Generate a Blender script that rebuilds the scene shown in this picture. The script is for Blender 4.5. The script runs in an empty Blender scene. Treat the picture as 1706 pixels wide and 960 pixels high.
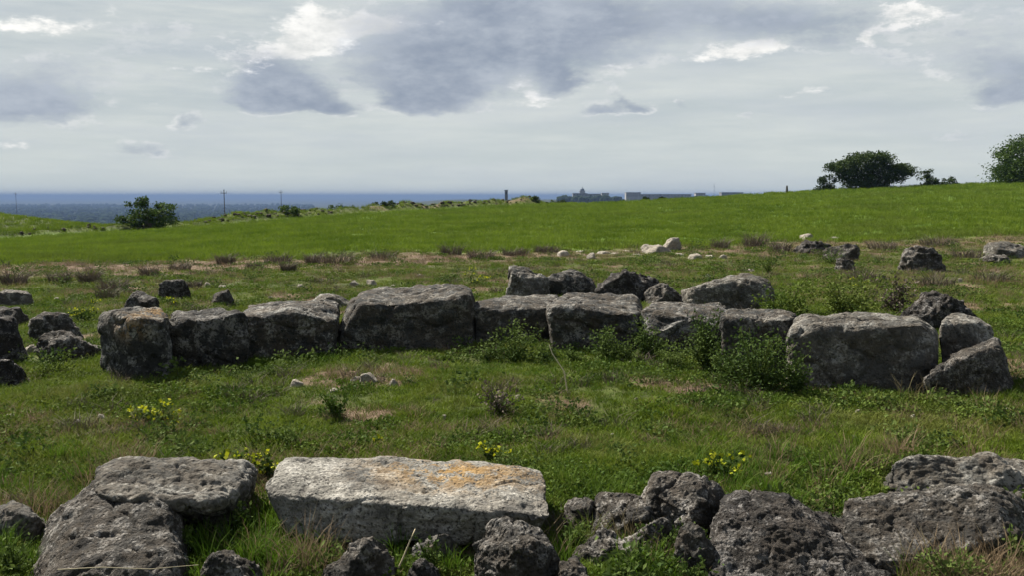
import bpy, math, random
import numpy as np
from mathutils import Vector
R = math.radians
random.seed(7); rng = np.random.default_rng(7)
scene = bpy.context.scene
COL = scene.collection

# ------------------------------------------------------------------ camera, sky, sun, exposure
CAM_Z, FPX, CX, CY, PITCH = 1.6, 1500.0, 853.0, 480.0, math.atan(154 / 1500)
cam = bpy.data.cameras.new("camera"); cam.sensor_width = 36; cam.lens = 36 * FPX / 1706
cam.clip_start = 0.05; cam.clip_end = 200000
cam_o = bpy.data.objects.new("camera", cam); COL.objects.link(cam_o)
cam_o.location = (0, 0, CAM_Z); cam_o.rotation_euler = (math.pi / 2 - PITCH, 0, 0)
scene.camera = cam_o
vs = scene.view_settings
vs.view_transform = 'Standard'; vs.look = 'None'; vs.gamma = 1; vs.use_curve_mapping = False
vs.exposure = 1.5
SUN_AZ, SUN_EL = R(-44), R(47)          # azimuth from +Y, negative towards -X
sdir = Vector((math.sin(SUN_AZ) * math.cos(SUN_EL), math.cos(SUN_AZ) * math.cos(SUN_EL), math.sin(SUN_EL)))
sun = bpy.data.lights.new("sun", 'SUN'); sun.energy = 5.0; sun.angle = R(0.8); sun.color = (1, .94, .84)
sun_o = bpy.data.objects.new("sun", sun); COL.objects.link(sun_o)
sun_o.rotation_euler = sdir.to_track_quat('Z', 'Y').to_euler(); sun_o.location = (-30, 30, 60)
cy = scene.cycles
cy.use_adaptive_sampling = True; cy.adaptive_threshold = .02
cy.max_bounces = 4; cy.diffuse_bounces = 2; cy.glossy_bounces = 1; cy.transmission_bounces = 3
cy.transparent_max_bounces = 4; cy.volume_bounces = 0


class S:
    """a node socket with arithmetic"""
    def __init__(s, nt, sock): s.nt = nt; s.k = sock
    def _m(s, op, *a, clamp=False):
        n = s.nt.nodes.new('ShaderNodeMath'); n.operation = op; n.use_clamp = clamp
        for i, v in enumerate((s,) + a):
            if isinstance(v, S): s.nt.links.new(v.k, n.inputs[i])
            else: n.inputs[i].default_value = v
        return S(s.nt, n.outputs[0])
    def __add__(s, o): return s._m('ADD', o)
    def __sub__(s, o): return s._m('SUBTRACT', o)
    def __mul__(s, o): return s._m('MULTIPLY', o)
    def __truediv__(s, o): return s._m('DIVIDE', o)
    __radd__ = __add__; __rmul__ = __mul__
    def __neg__(s): return s._m('MULTIPLY', -1.0)
    def clamp(s): return s._m('ADD', 0.0, clamp=True)
    def max(s, o): return s._m('MAXIMUM', o)
    def step(s, a, b):
        n = s.nt.nodes.new('ShaderNodeMapRange'); n.interpolation_type = 'SMOOTHSTEP'
        s.nt.links.new(s.k, n.inputs[0]); n.inputs[1].default_value = a; n.inputs[2].default_value = b
        return S(s.nt, n.outputs[0])


class T:
    """a small builder for one node tree"""
    def __init__(s, nt): s.nt = nt; nt.nodes.clear()
    def n(s, kind, **kw):
        x = s.nt.nodes.new(kind)
        for k, v in kw.items(): setattr(x, k, v)
        return x
    def put(s, v, inp):
        if isinstance(v, S): s.nt.links.new(v.k, inp)
        elif v is not None: inp.default_value = v
    def o(s, node, i=0): return S(s.nt, node.outputs[i])
    def noise(s, vec, scale, detail=5, rough=.6, i=0, dist=0):
        x = s.n('ShaderNodeTexNoise'); s.put(vec, x.inputs['Vector'])
        x.inputs['Scale'].default_value = scale; x.inputs['Detail'].default_value = detail
        x.inputs['Roughness'].default_value = rough; x.inputs['Distortion'].default_value = dist
        return S(s.nt, x.outputs[i])
    def voronoi(s, vec, scale, feature='F1'):
        x = s.n('ShaderNodeTexVoronoi'); x.feature = feature; s.put(vec, x.inputs['Vector'])
        x.inputs['Scale'].default_value = scale
        return S(s.nt, x.outputs[0])
    def mix(s, f, a, b):
        x = s.n('ShaderNodeMix'); x.data_type = 'RGBA'
        s.put(f, x.inputs[0])
        for v, inp in ((a, x.inputs[6]), (b, x.inputs[7])):
            if isinstance(v, tuple): inp.default_value = v + (1,)
            else: s.put(v, inp)
        return S(s.nt, x.outputs[2])
    def sep(s, v):
        x = s.n('ShaderNodeSeparateXYZ'); s.put(v, x.inputs[0]); return [S(s.nt, x.outputs[i]) for i in range(3)]
    def xyz(s, a, b, c):
        x = s.n('ShaderNodeCombineXYZ')
        for v, i in zip((a, b, c), x.inputs): s.put(v, i)
        return S(s.nt, x.outputs[0])
    def vec(s, op, a, b):
        x = s.n('ShaderNodeVectorMath'); x.operation = op; s.put(a, x.inputs[0]); s.put(b, x.inputs[1])
        return S(s.nt, x.outputs[0])


# world: Nishita sky seen between layers of cloud; cloud positions are directions in the world
def px_angles(px, py):
    xc, yc = (px - CX) / FPX, (CY - py) / FPX
    d = Vector((xc, math.cos(PITCH) + yc * math.sin(PITCH), -math.sin(PITCH) + yc * math.cos(PITCH)))
    return math.atan2(d.x, d.y), math.atan2(d.z, math.hypot(d.x, d.y))

world = bpy.data.worlds.new("World"); scene.world = world; world.use_nodes = True
w = T(world.node_tree)
sky = w.n('ShaderNodeTexSky', sky_type='NISHITA', sun_disc=False, sun_elevation=SUN_EL, sun_rotation=SUN_AZ % (2 * math.pi))
sky.air_density = 1.0; sky.dust_density = 1.5
bg_sky = w.n('ShaderNodeBackground'); bg_sky.inputs[1].default_value = 0.05
w.nt.links.new(sky.outputs[0], bg_sky.inputs[0])
dirv = S(w.nt, w.n('ShaderNodeTexCoord').outputs['Generated'])
dx, dy, dz = w.sep(dirv)
az = dx._m('ARCTAN2', dy); el = dz._m('ARCSINE')
low = w.xyz(az * 1.0, el * 2.2, 0.0)
warp = w.noise(low, 9, 6, .62, i=1)
wx, wy, wz = w.sep(warp)
waz = az + (wx - .5) * .10; wel = el + (wy - .5) * .045
fine = w.noise(low, 24, 8, .68)
med = w.noise(low, 6.5, 5, .55)
streak = w.noise(w.xyz(az * 3.0, el * 24.0, 3.7), 1.6, 6, .62)
streak2 = w.noise(w.xyz(az * 2.0, el * 13.0, 9.1), 1.9, 5, .6)

def blobs(lst):
    tot = None
    for px, py, rx, up, dn, wt in lst:
        a, e = px_angles(px, py)
        hx = (waz - a) / (rx / FPX); hy = wel - e
        vy = hy.max(0.0) / (up / FPX) + (-hy).max(0.0) / (dn / FPX)
        b = (-(hx * hx + vy * vy))._m('EXPONENT') * wt
        tot = b if tot is None else tot + b
    return tot
dark = blobs([  # px, py, half width, rise, fall, weight : grey-blue cumulus with flat bases
    (45, 170, 80, 48, 26, 1.05), (10, 184, 60, 30, 18, .5), (480, 172, 80, 42, 18, 1.1), (440, 130, 50, 40, 40, .75), (560, 182, 40, 14, 10, .6),
    (735, 150, 75, 70, 28, 1.25), (820, 70, 110, 80, 70, 1.1), (690, 176, 55, 28, 14, .8), (930, 135, 32, 40, 22, .8), (950, 30, 130, 50, 50, .7),
    (990, 182, 28, 10, 8, .75), (1050, 178, 34, 16, 10, .75), (1035, 160, 14, 14, 10, .5),
    (1695, 148, 58, 36, 14, .95), (1690, 60, 120, 60, 50, .3), (325, 203, 24, 18, 9, .6), (235, 246, 52, 16, 12, .6), (1140, 170, 18, 7, 6, .5), (1260, 195, 24, 8, 7, .4),
    (720, 60, 70, 50, 50, .5), (1300, 45, 180, 40, 40, .35), (1590, 230, 50, 12, 10, .35), (620, 40, 60, 60, 60, .4), (1100, 25, 150, 40, 40, .45), (1250, 15, 150, 40, 34, .4), (1400, 50, 120, 30, 30, .28), (1600, 100, 110, 40, 40, .3), (1000, 90, 90, 40, 50, .35), (300, 60, 120, 30, 30, .35), (150, 110, 80, 30, 30, .3), (610, 110, 60, 40, 40, .45), (470, 100, 60, 40, 40, .3)])
white = blobs([
    (560, 40, 90, 45, 28, 1.0), (500, 75, 60, 25, 18, .8), (640, 45, 40, 22, 14, .6), (1255, 75, 60, 22, 16, 1.0), (1190, 95, 70, 12, 10, .6), (1020, 105, 90, 10, 9, .55),
    (1520, 30, 70, 28, 22, .9), (1450, 62, 22, 12, 9, .8), (1340, 160, 90, 9, 7, .6), (870, 140, 40, 30, 30, .55), (70, 45, 90, 14, 12, .6), (350, 110, 90, 16, 12, .5),
    (30, 240, 60, 22, 16, .6), (790, 185, 25, 20, 14, .4), (255, 172, 40, 14, 8, .5), (960, 60, 40, 20, 20, .3), (120, 30, 110, 20, 14, .5), (250, 15, 90, 16, 12, .4), (420, 85, 60, 26, 20, .5), (700, 30, 40, 20, 16, .4), (880, 175, 60, 16, 12, .45)])
# cumulus that carries on above and around the frame
plane = w.xyz(dx / (dz.max(0.0) + .16), dy / (dz.max(0.0) + .16), 0.0)
over = w.noise(plane, 1.5, 6, .6)
above = el.step(.20, .30)
dfield = dark + (fine - .5) * 1.45 + (med - .5) * .7
dark_m = dfield.step(.14, 1.0)
dark_m = dark_m.max(over.step(.40, .60) * above)
rim = dfield.step(.05, .30) * dfield.step(.62, .30) * fine.step(.46, .62) * dark.step(.12, .35) * above._m('SUBTRACT', 1.0)._m('MULTIPLY', -1.0)
white_m = (white + (fine - .5) * 1.5 + (med - .5) * .5).step(.45, .88)
layer = w.mix((streak * .6 + streak2 * .4).step(.34, .66), (.39, .45, .495), (.63, .66, .645))
horizon = (el * 7.5)._m('MULTIPLY', -1.0)._m('EXPONENT')
layer = w.mix((horizon * .8).clamp(), layer, (.585, .63, .60))
layer = w.mix((streak2.step(.40, .7) * .5), layer, (.44, .49, .545))
white_c = w.mix(fine.step(.3, .7), (.66, .67, .66), (1.0, .98, .94))
dark_c = w.mix((fine * .35 + med * .65).step(.36, .64), (.22, .265, .35), (.415, .46, .525))
cl = w.mix((white_m * .9 + rim * .6).clamp(), layer, white_c)
cl = w.mix(dark_m * .9, cl, dark_c)
cl = w.mix((white_m * dark_m * fine.step(.52, .7)) * .9, cl, (.86, .87, .87))
bg_cl = w.n('ShaderNodeBackground'); bg_cl.inputs[1].default_value = .41
w.nt.links.new(cl.k, bg_cl.inputs[0])
cover = (w.noise(plane, .8, 5, .55).step(.36, .60) + el.step(.42, .18)).clamp()
mx = w.n('ShaderNodeMixShader'); w.put(cover, mx.inputs[0])
w.nt.links.new(bg_sky.outputs[0], mx.inputs[1]); w.nt.links.new(bg_cl.outputs[0], mx.inputs[2])
w.nt.links.new(mx.outputs[0], w.n('ShaderNodeOutputWorld').inputs[0])
world.cycles.sampling_method = 'MANUAL'; world.cycles.sample_map_resolution = 512

# ------------------------------------------------------------------ noise in numpy
_p = rng.permutation(256); PERM = np.concatenate([_p, _p, _p])
_g = np.array([[1,1,0],[-1,1,0],[1,-1,0],[-1,-1,0],[1,0,1],[-1,0,1],[1,0,-1],[-1,0,-1],[0,1,1],[0,-1,1],[0,1,-1],[0,-1,-1],[1,1,0],[0,-1,1],[-1,1,0],[0,-1,-1]], float)
def pn(P):
    P = np.asarray(P, float); I = np.floor(P).astype(int); F = P - I; I &= 255
    Fd = F * F * F * (F * (F * 6 - 15) + 10); out = 0
    for a in (0, 1):
        wa = Fd[:, 0] if a else 1 - Fd[:, 0]; h1 = PERM[I[:, 0] + a]
        for b in (0, 1):
            wb = Fd[:, 1] if b else 1 - Fd[:, 1]; h2 = PERM[h1 + I[:, 1] + b]
            for c in (0, 1):
                wc = Fd[:, 2] if c else 1 - Fd[:, 2]
                g = _g[PERM[h2 + I[:, 2] + c] & 15]
                out = out + wa * wb * wc * ((F[:, 0] - a) * g[:, 0] + (F[:, 1] - b) * g[:, 1] + (F[:, 2] - c) * g[:, 2])
    return out
def fbm(P, octv=4, gain=.5):
    s = 0; a = 1.0; P = np.asarray(P, float)
    for _ in range(octv): s = s + a * pn(P); P = P * 2.03 + 17.3; a *= gain
    return s
def fbm2(x, y, f, octv=4, z=0.0):
    return fbm(np.stack([x * f, y * f, np.full_like(x, z)], 1), octv)
def sstep(a, b, x):
    t = np.clip((x - a) / (b - a), 0, 1); return t * t * (3 - 2 * t)

# ------------------------------------------------------------------ the lie of the land
U = np.array([-1.2, -.57, -.37, -.17, 0, .1, .23, .36, .57, 1.2])
YC = np.array([50, 55, 62, 75, 90, 95, 100, 100, 100, 95.])
SL = np.array([-.055, -.049, -.036, -.0205, -.0110, -.0080, -.0010, .0070, .0155, .020])
UF = np.array([-1.2, -.57, -.3, 0, .2, .4, .57, 1.2]); YF = np.array([21, 21.5, 22.5, 25, 27, 28.5, 29, 29.])
def crest(x, y):
    u = x / np.maximum(y, 1.0); yc = np.interp(u, U, YC)
    return u, yc, CAM_Z + np.interp(u, U, SL) * yc
def H(x, y, micro=True):
    x = np.atleast_1d(np.asarray(x, float)); y = np.atleast_1d(np.asarray(y, float))
    u, yc, zc = crest(x, y)
    t = np.clip((y - 18) / (yc - 18), 0, 1)
    z = zc * np.where(t < .1, t * t * 5 + 0, t - .05) / .95
    d = np.maximum(y - yc, 0)
    zf = -55 + 47 * sstep(-.27, -.05, u) * (1 - sstep(2500, 6000, y))
    z = np.where(d > 0, zf + (zc - zf) * np.exp(-(d / 120) ** 2), z)
    z = z + 3.3 * np.exp(-((x + 48) / 12.5) ** 2 - ((y - 70) / 7.) ** 2)
    bn = .75 + .6 * pn(np.stack([u * 38, np.zeros_like(u), np.zeros_like(u) + 5], 1))
    bank = .85 * sstep(-.40, -.30, u) * (1 - sstep(-.02, .05, u)) * np.exp(-((y - yc - 3.0) / 1.7) ** 2) * bn
    bank += .55 * np.exp(-((u - .018) / .014) ** 2) * np.exp(-((y - yc - 3.) / 2.) ** 2)
    bank += .42 * (1 - sstep(-.40, -.33, u)) * np.exp(-((y - yc - 1.6) / 1.0) ** 2)
    z = z + bank
    if micro:
        near = (np.hypot(x, y) < 130)
        m = np.zeros_like(z)
        if near.any():
            xs, ys = x[near], y[near]; amp = np.where(ys > 24, .06, .06)
            m[near] = amp * fbm2(xs, ys, .7, 4, 2.2)
        z = z + m
    return z
def ray(px, py):
    xc, yc = (px - CX) / FPX, (CY - py) / FPX
    return np.array([xc, math.cos(PITCH) + yc * math.sin(PITCH), -math.sin(PITCH) + yc * math.cos(PITCH)])
_ys = np.concatenate([np.arange(1.5, 20, .02), np.arange(20, 130, .1)])
def ground_at(px, py):
    d = ray(px, py); k = _ys / d[1]; x = d[0] * k
    z = CAM_Z + d[2] * k; h = H(x, _ys); hit = np.nonzero(z <= h)[0]
    i = hit[0] if len(hit) else len(_ys) - 1
    return np.array([x[i], _ys[i], h[i]])
def at_depth(px, py, Y):
    d = ray(px, py); return np.array([0, 0, CAM_Z]) + d * (Y / d[1])
def at_height(px, py, z):
    d = ray(px, py); return np.array([0, 0, CAM_Z]) + d * ((z - CAM_Z) / d[2])
def gz(x, y): return float(H(x, y)[0])

# ------------------------------------------------------------------ objects and materials
def mesh_obj(name, V, F, mat, parent=None, smooth=True, origin=None):
    V = np.asarray(V, float)
    if origin is not None: V = V - np.asarray(origin)
    me = bpy.data.meshes.new(name)
    if isinstance(F, np.ndarray):
        n, k = F.shape
        me.vertices.add(len(V)); me.vertices.foreach_set('co', V.astype(np.float32).ravel())
        me.loops.add(n * k); me.loops.foreach_set('vertex_index', F.astype(np.int32).ravel())
        me.polygons.add(n); me.polygons.foreach_set('loop_start', np.arange(0, n * k, k, dtype=np.int32))
        me.update(calc_edges=True)
    else:
        me.from_pydata(V.tolist(), [], F)
    if smooth: me.polygons.foreach_set('use_smooth', np.ones(len(me.polygons), bool))
    me.materials.append(mat)
    o = bpy.data.objects.new(name, me)
    if origin is not None: o.location = origin
    if parent is not None: o.parent = parent
    COL.objects.link(o)
    return o
def tag(o, label=None, cat=None, group=None, kind=None):
    if cat and not kind: kind = 'thing'
    for k, v in (('label', label), ('category', cat), ('group', group), ('kind', kind)):
        if v: o[k] = v
    return o
def empty(name, loc):
    o = bpy.data.objects.new(name, None); o.location = loc; COL.objects.link(o); return o

def material(name, rough=.9, spec=.2):
    m = bpy.data.materials.new(name); m.use_nodes = True; t = T(m.node_tree)
    b = t.n('ShaderNodeBsdfPrincipled'); b.inputs['Roughness'].default_value = rough
    b.inputs['Specular IOR Level'].default_value = spec
    out = t.n('ShaderNodeOutputMaterial'); t.nt.links.new(b.outputs[0], out.inputs[0])
    return m, t, b, out
def bump(t, b, h, strength=.6, dist=.02):
    x = t.n('ShaderNodeBump'); x.inputs['Strength'].default_value = strength; x.inputs['Distance'].default_value = dist
    t.put(h, x.inputs['Height']); t.nt.links.new(x.outputs[0], b.inputs['Normal'])

def stone_mat(name, dark, mid, pale, cover=.5, spots=.5, orange=0.0, orange_where=None, orange_z=None, f=1.0, bs=.8, tone=.56):
    dark, mid = [tuple(tone * a for a in q) for q in (dark, mid)]; pale = tuple((.5 + .5 * tone) * a for a in pale)
    return stone_mat_(name, dark, mid, pale, cover, spots, orange, orange_where, orange_z, f, bs)
def stone_mat_(name, dark, mid, pale, cover=.5, spots=.5, orange=0.0, orange_where=None, orange_z=None, f=1.0, bs=.8):
    m, t, b, _ = material(name, .92, .15)
    co = S(t.nt, t.n('ShaderNodeTexCoord').outputs['Object'])
    rnd = S(t.nt, t.n('ShaderNodeObjectInfo').outputs['Random'])
    v = t.vec('ADD', co, t.xyz(rnd * 37.0, rnd * 91.0, rnd * 53.0))
    n1 = t.noise(v, 3.2 * f, 8, .68); n2 = t.noise(v, 11 * f, 7, .7); n3 = t.noise(v, 46 * f, 5, .65); n0 = t.noise(v, 1.3 * f, 4, .55)
    c = t.mix((n1 * .6 + n2 * .4).step(.42 - .14 * cover + .07, .60 - .14 * cover + .07), dark, mid)
    c = t.mix((n1 * .3 + n2 * .45 + n3 * .25).step(.515, .565) * .9 * spots, c, pale)
    c = t.mix(n0.step(.52, .70) * .35, c, tuple(.6 * a + .4 * q for a, q in zip(mid, (.16, .12, .085))))
    c = t.mix(t.noise(v, 2.1 * f, 6, .7).step(.52, .60) * .65, c, tuple(.7 * a for a in dark))
    vo = t.voronoi(t.vec('ADD', v, t.vec('MULTIPLY', t.noise(v, 9, 3, i=1), (.18, .18, .18))), 13 * f)
    c = t.mix(vo.step(.26, .16) * n1.step(.46, .56) * spots, c, pale)
    c = t.mix(n3.step(.47, .38) * .85, c, tuple(.35 * a for a in dark))
    c = t.mix(rnd * .45, c, tuple(1.3 * a for a in dark))
    if orange:
        om = (t.noise(v, 6.5 * f, 8, .74) * .7 + n3 * .3).step(.475, .515) * orange
        if orange_where:
            cx, cyy, rx, ry = orange_where
            ox, oy, oz = t.sep(co); hx = (ox - cx) / rx; hy = (oy - cyy) / ry
            if orange_z: hz = (oz - orange_z[0]) / orange_z[1]; hy = hz
            om = om * (-(hx * hx + hy * hy))._m('EXPONENT')
        c = t.mix(om.clamp(), c, t.mix(n2.step(.35, .65), (.16, .085, .018), (.27, .165, .055)))
    t.nt.links.new(c.k, b.inputs['Base Color'])
    pit = t.voronoi(v, 30 * f).step(.0, .45)
    bump(t, b, n2 * 1.4 + n3 * .9 + pit * .5, bs, .03)
    return m

# ground
gm, t, b, _ = material('ground_meadow_and_field', .95, .1)
pos = S(t.nt, t.n('ShaderNodeNewGeometry').outputs['Position'])
def attr(t, n):
    x = t.n('ShaderNodeAttribute'); x.attribute_name = n; return S(t.nt, x.outputs['Fac'])
fld, soil, far = attr(t, 'field'), attr(t, 'soil'), attr(t, 'far')
a1 = t.noise(pos, .9, 6, .65); a2 = t.noise(pos, 7, 6, .7); a3 = t.noise(pos, 40, 4, .6); a4 = t.noise(pos, .05, 5, .6)
near = t.mix(a1.step(.40, .62), (.040, .055, .011), (.072, .092, .016))
near = t.mix((a2 * .6 + a3 * .4).step(.50, .62) * .8, near, (.062, .055, .026))
near = t.mix((a3 * .5 + a1 * .5).step(.56, .66) * .5, near, (.10, .085, .048))
red = t.mix(a2.step(.38, .62), (.095, .062, .038), (.155, .112, .074))
near = t.mix((soil * 1.6 * a2.step(.2, .55)).clamp(), near, red)
wheat = t.mix((a1 * .4 + a4 * .6).step(.38, .62), (.062, .112, .008), (.085, .142, .012))
wheat = t.mix(a3.step(.42, .62) * .5, wheat, (.052, .080, .012))
c = t.mix(fld, near, wheat)
f1 = t.noise(pos, .004, 6, .62); f2 = t.noise(pos, .02, 4, .6)
plain = t.mix((f1 * .6 + f2 * .4).step(.42, .58), (.012, .020, .014), (.028, .038, .022))
c = t.mix(far, c, plain)
c = t.mix(.24, c, (0., 0., 0.))
t.nt.links.new(c.k, b.inputs['Base Color'])
bump(t, b, a2 + a3 * .5, .8, .04)

ang = np.concatenate([np.linspace(-46, 46, 330), np.linspace(46, 314, 70)[1:-1]])
rad = np.concatenate([[.0], np.geomspace(.5, 2.5, 14)[:-1], np.geomspace(2.5, 130, 300)[:-1], np.geomspace(130, 60000, 70)])
A, Rr = np.meshgrid(np.radians(ang), rad)
gx, gy = (np.sin(A) * Rr).ravel(), (np.cos(A) * Rr).ravel()
gzz = H(gx, gy)
na, nr = len(ang), len(rad)
i = np.arange(nr - 1)[:, None] * na; j = np.arange(na)[None]
j2 = (np.arange(na) + 1)[None] % na
GF = np.stack([i + j, i + j2, i + na + j2, i + na + j], -1).reshape(-1, 4)[:, ::-1]
def field_mask(x, y):
    u, yc, _ = crest(x, y); y0 = np.interp(u, UF, YF) + 2.0 * fbm2(x, y, .22, 3, 8.8)
    return sstep(-.5, .5, y - y0) * (1 - sstep(0, .8, y - yc - .2))
def soil_mask(x, y):
    u, yc, _ = crest(x, y); y0 = np.interp(u, UF, YF)
    band = np.exp(-((y - y0 + 1.3) / 1.8) ** 2) * (.45 + .65 * sstep(.1, -.15, u)) * 1.2
    n = fbm2(x, y, .8, 3, 4.4)
    spots = sstep(.27, .5, n) * .8
    bank = .7 * np.exp(-((y - yc - 2.2) / 1.0) ** 2) * sstep(.05, .35, fbm2(x, y, .35, 3, 1.7)) * (1 - sstep(.05, .1, u))
    return np.clip(band + spots * (y < yc) + bank * (u > -.16), 0, 1)
ground = mesh_obj('ground', np.stack([gx, gy, gzz], 1), GF, gm)
tag(ground, kind='structure')
for nm, vals in (('field', field_mask(gx, gy)), ('soil', soil_mask(gx, gy) * (np.hypot(gx, gy) < 140)), ('far', sstep(150, 400, np.hypot(gx, gy)))):
    at = ground.data.attributes.new(nm, 'FLOAT', 'POINT'); at.data.foreach_set('value', vals.astype(np.float32))

# ------------------------------------------------------------------ stones
_grid = {}
def cube_grid(N):
    if N in _grid: return _grid[N]
    lin = np.tan(np.linspace(-1, 1, N + 1) * math.pi / 4 * .92); lin /= lin[-1]
    a, bq = np.meshgrid(lin, lin, indexing='ij'); one = np.ones_like(a); Vs = []; Fs = []
    for k, (ax, sg) in enumerate([(0, 1), (0, -1), (1, 1), (1, -1), (2, 1), (2, -1)]):
        P = np.zeros(a.shape + (3,)); P[..., ax] = sg; P[..., (ax + 1) % 3] = a; P[..., (ax + 2) % 3] = bq
        idx = np.arange((N + 1) ** 2).reshape(N + 1, N + 1) + k * (N + 1) ** 2
        f = np.stack([idx[:-1, :-1], idx[1:, :-1], idx[1:, 1:], idx[:-1, 1:]], -1).reshape(-1, 4)
        Vs.append(P.reshape(-1, 3)); Fs.append(f if sg > 0 else f[:, ::-1])
    V = np.concatenate(Vs); F = np.concatenate(Fs)
    _, first, inv = np.unique(np.round(V, 6), axis=0, return_index=True, return_inverse=True)
    _grid[N] = (V[first], inv.ravel()[F]); return _grid[N]
def vnormals(V, F):
    n = np.cross(V[F[:, 2]] - V[F[:, 0]], V[F[:, 3]] - V[F[:, 1]]); N = np.zeros_like(V)
    for k in range(4): np.add.at(N, F[:, k], n)
    return N / np.maximum(np.linalg.norm(N, axis=1, keepdims=True), 1e-9)
FOOT = []     # stone footprints, kept clear of grass
def make_stone(name, label, C, mat, N=30, k=7., rough=1.0, crag=0.0, cuts=0, cutd=(.62, .92), seed=0, cat='stone', group=None, size=None):
    """C: 8 corners, index = ix + 2*iy + 4*iz (x left/right, y front/back, z bottom/top)"""
    V, F = cube_grid(N); r = np.random.default_rng(seed + 11)
    P = V / ((np.abs(V) ** k).sum(1) ** (1 / k))[:, None]
    for _ in range(cuts):
        n = r.normal(size=3); n[2] = abs(n[2]) * .8; n /= np.linalg.norm(n)
        d = r.uniform(*cutd); P = P - n * (np.maximum(P @ n - d, 0) * .92)[:, None]
    Q = (P + 1) / 2; C = np.asarray(C, float); X = 0
    for m in range(8):
        wgt = 1
        for a in range(3): wgt = wgt * (Q[:, a] if (m >> a) & 1 else 1 - Q[:, a])
        X = X + wgt[:, None] * C[m]
    sz = size or float(np.cbrt(np.prod(np.ptp(X, axis=0))))
    o = r.uniform(0, 60, 3)
    Nn = vnormals(X, F)
    s = sz
    d = s * rough * (.075 * fbm(X * (1.5 / s) + o, 3) + .028 * fbm(X * (5.2 / s) + o * 2, 4))
    pa = r.uniform(.35, 1.2); bed = np.array([(3.2, 3.2, 5.2), (1.7, 2.0, 7.5), (2.2, 2.2, 6.0), (4.0, 2.0, 4.0)][seed % 4])
    pit = pa * np.maximum(fbm(X * (15 / s) + o * 3, 2) - .10, 0)
    d -= s * rough * .05 * pit
    ck = np.abs(pn(X * (2.1 / s) + o * 4)); d -= s * rough * .035 * np.exp(-(ck / .035) ** 2)
    if crag:
        rd = 1 - 2 * np.abs(pn(X * bed / s + o)); rd2 = 1 - 2 * np.abs(pn(X * (8.5 / s) + o * 5))
        rd3 = 1 - 2 * np.abs(pn(X * (19 / s) + o * 6))
        d += s * crag * (.11 * rd + .045 * rd2 + .022 * rd3 - .06)
    X = X + Nn * d[:, None]
    org = np.array([X[:, 0].mean(), X[:, 1].mean(), X[:, 2].min()])
    ob = mesh_obj(name, X, F, mat, origin=org)
    FOOT.append((X[:, 0].min(), X[:, 0].max(), X[:, 1].min(), X[:, 1].max(), np.stack([C[0], C[1], C[3], C[2]])[:, :2] * .5 + np.stack([C[4], C[5], C[7], C[6]])[:, :2] * .5))
    return tag(ob, label, cat, group)
def block(name, label, TL, TR, BR, BL, TLb, TRb, mat, lean=0., zb=0., back=None, **kw):
    TL, BL, TLb = [(p[0] - 5, p[1]) for p in (TL, BL, TLb)]; TR, BR, TRb = [(p[0] + 5, p[1]) for p in (TR, BR, TRb)]
    gl, gr = ground_at(*BL), ground_at(*BR)
    bl, br = gl.copy(), gr.copy(); bl[2] -= .14; br[2] -= .14
    tl, tr = at_depth(*TL, gl[1] - lean), at_depth(*TR, gr[1] - lean)
    kl, kr = at_height(*TLb, tl[2] + zb), at_height(*TRb, tr[2] + zb)
    bkl, bkr = kl.copy(), kr.copy(); bkl[2] = bl[2]; bkr[2] = br[2]
    return make_stone(name, label, [bl, br, bkl, bkr, tl, tr, kl, kr], mat, **kw)
def boulder(name, label, x0, x1, yt, yb, mat, deep=.8, tilt=0., sink=.35, taper=.0, lift=0., **kw):
    """a stone from its outline: left, right, top and base; tilt lifts its right end (share of its height)"""
    if x1 - x0 > 40: q_ = (x1 - x0) * .05; x0 -= q_; x1 += q_; yt -= (yb - yt) * .06
    g = ground_at((x0 + x1) / 2, yb); Y = g[1]; dist = Y
    wd = (x1 - x0) / FPX * dist; dp = wd * deep; Ym = Y + dp * .5
    xl, xr = at_depth(x0, yt, Ym)[0], at_depth(x1, yt, Ym)[0]
    zt = at_depth(x0, yt, Ym)[2]; h = max(zt - g[2], .03); zb = g[2] - h * sink - .03
    C = []
    for iz in (0, 1):
        for iy in (0, 1):
            for ix in (0, 1):
                x = xr if ix else xl
                if iz: x += (-1 if ix else 1) * taper * (xr - xl)
                z = zb if not iz else zt + (tilt if ix else -tilt) * h * (1 if tilt * (1 if ix else -1) < 0 else 0)
                C.append([x, Y + dp * iy, z + lift])
    kw.setdefault('k', 4.2); kw['k'] += .8; kw.setdefault('cuts', 8); kw.setdefault('N', 20)
    return make_stone(name, label, C, mat, **kw)

M_wall = stone_mat('weathered_limestone', (.050, .050, .047), (.155, .150, .138), (.34, .33, .30), .45, .7, .08)
M_wallo = stone_mat('weathered_limestone_lichened', (.050, .050, .047), (.150, .146, .135), (.32, .31, .28), .45, .7, .75, (.06, .0, .13, .4), orange_z=(.62, .10))
M_wallb = stone_mat('weathered_limestone_dark', (.038, .039, .038), (.115, .112, .105), (.27, .26, .24), .3, .6, .04)
M_lit = stone_mat('pale_lichened_limestone', (.085, .080, .070), (.235, .225, .20), (.42, .41, .37), .7, .8, .06)
M_main = stone_mat('cream_limestone', (.085, .080, .072), (.31, .295, .255), (.48, .46, .41), 1.0, .9, .95, (.24, .05, .38, .24), f=1.3, tone=.74)
M_crag = stone_mat('craggy_brown_limestone', (.055, .051, .045), (.20, .188, .168), (.42, .40, .37), .5, .8, .05, f=1.5, bs=1.0)
M_cragd = stone_mat('craggy_dark_limestone', (.036, .034, .032), (.130, .122, .112), (.38, .36, .34), .4, .75, .03, f=1.6, bs=1.0)
M_white = stone_mat('white_limestone_rubble', (.16, .14, .11), (.34, .31, .26), (.48, .45, .39), .8, .7, 0, f=5, tone=1.15)

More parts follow.
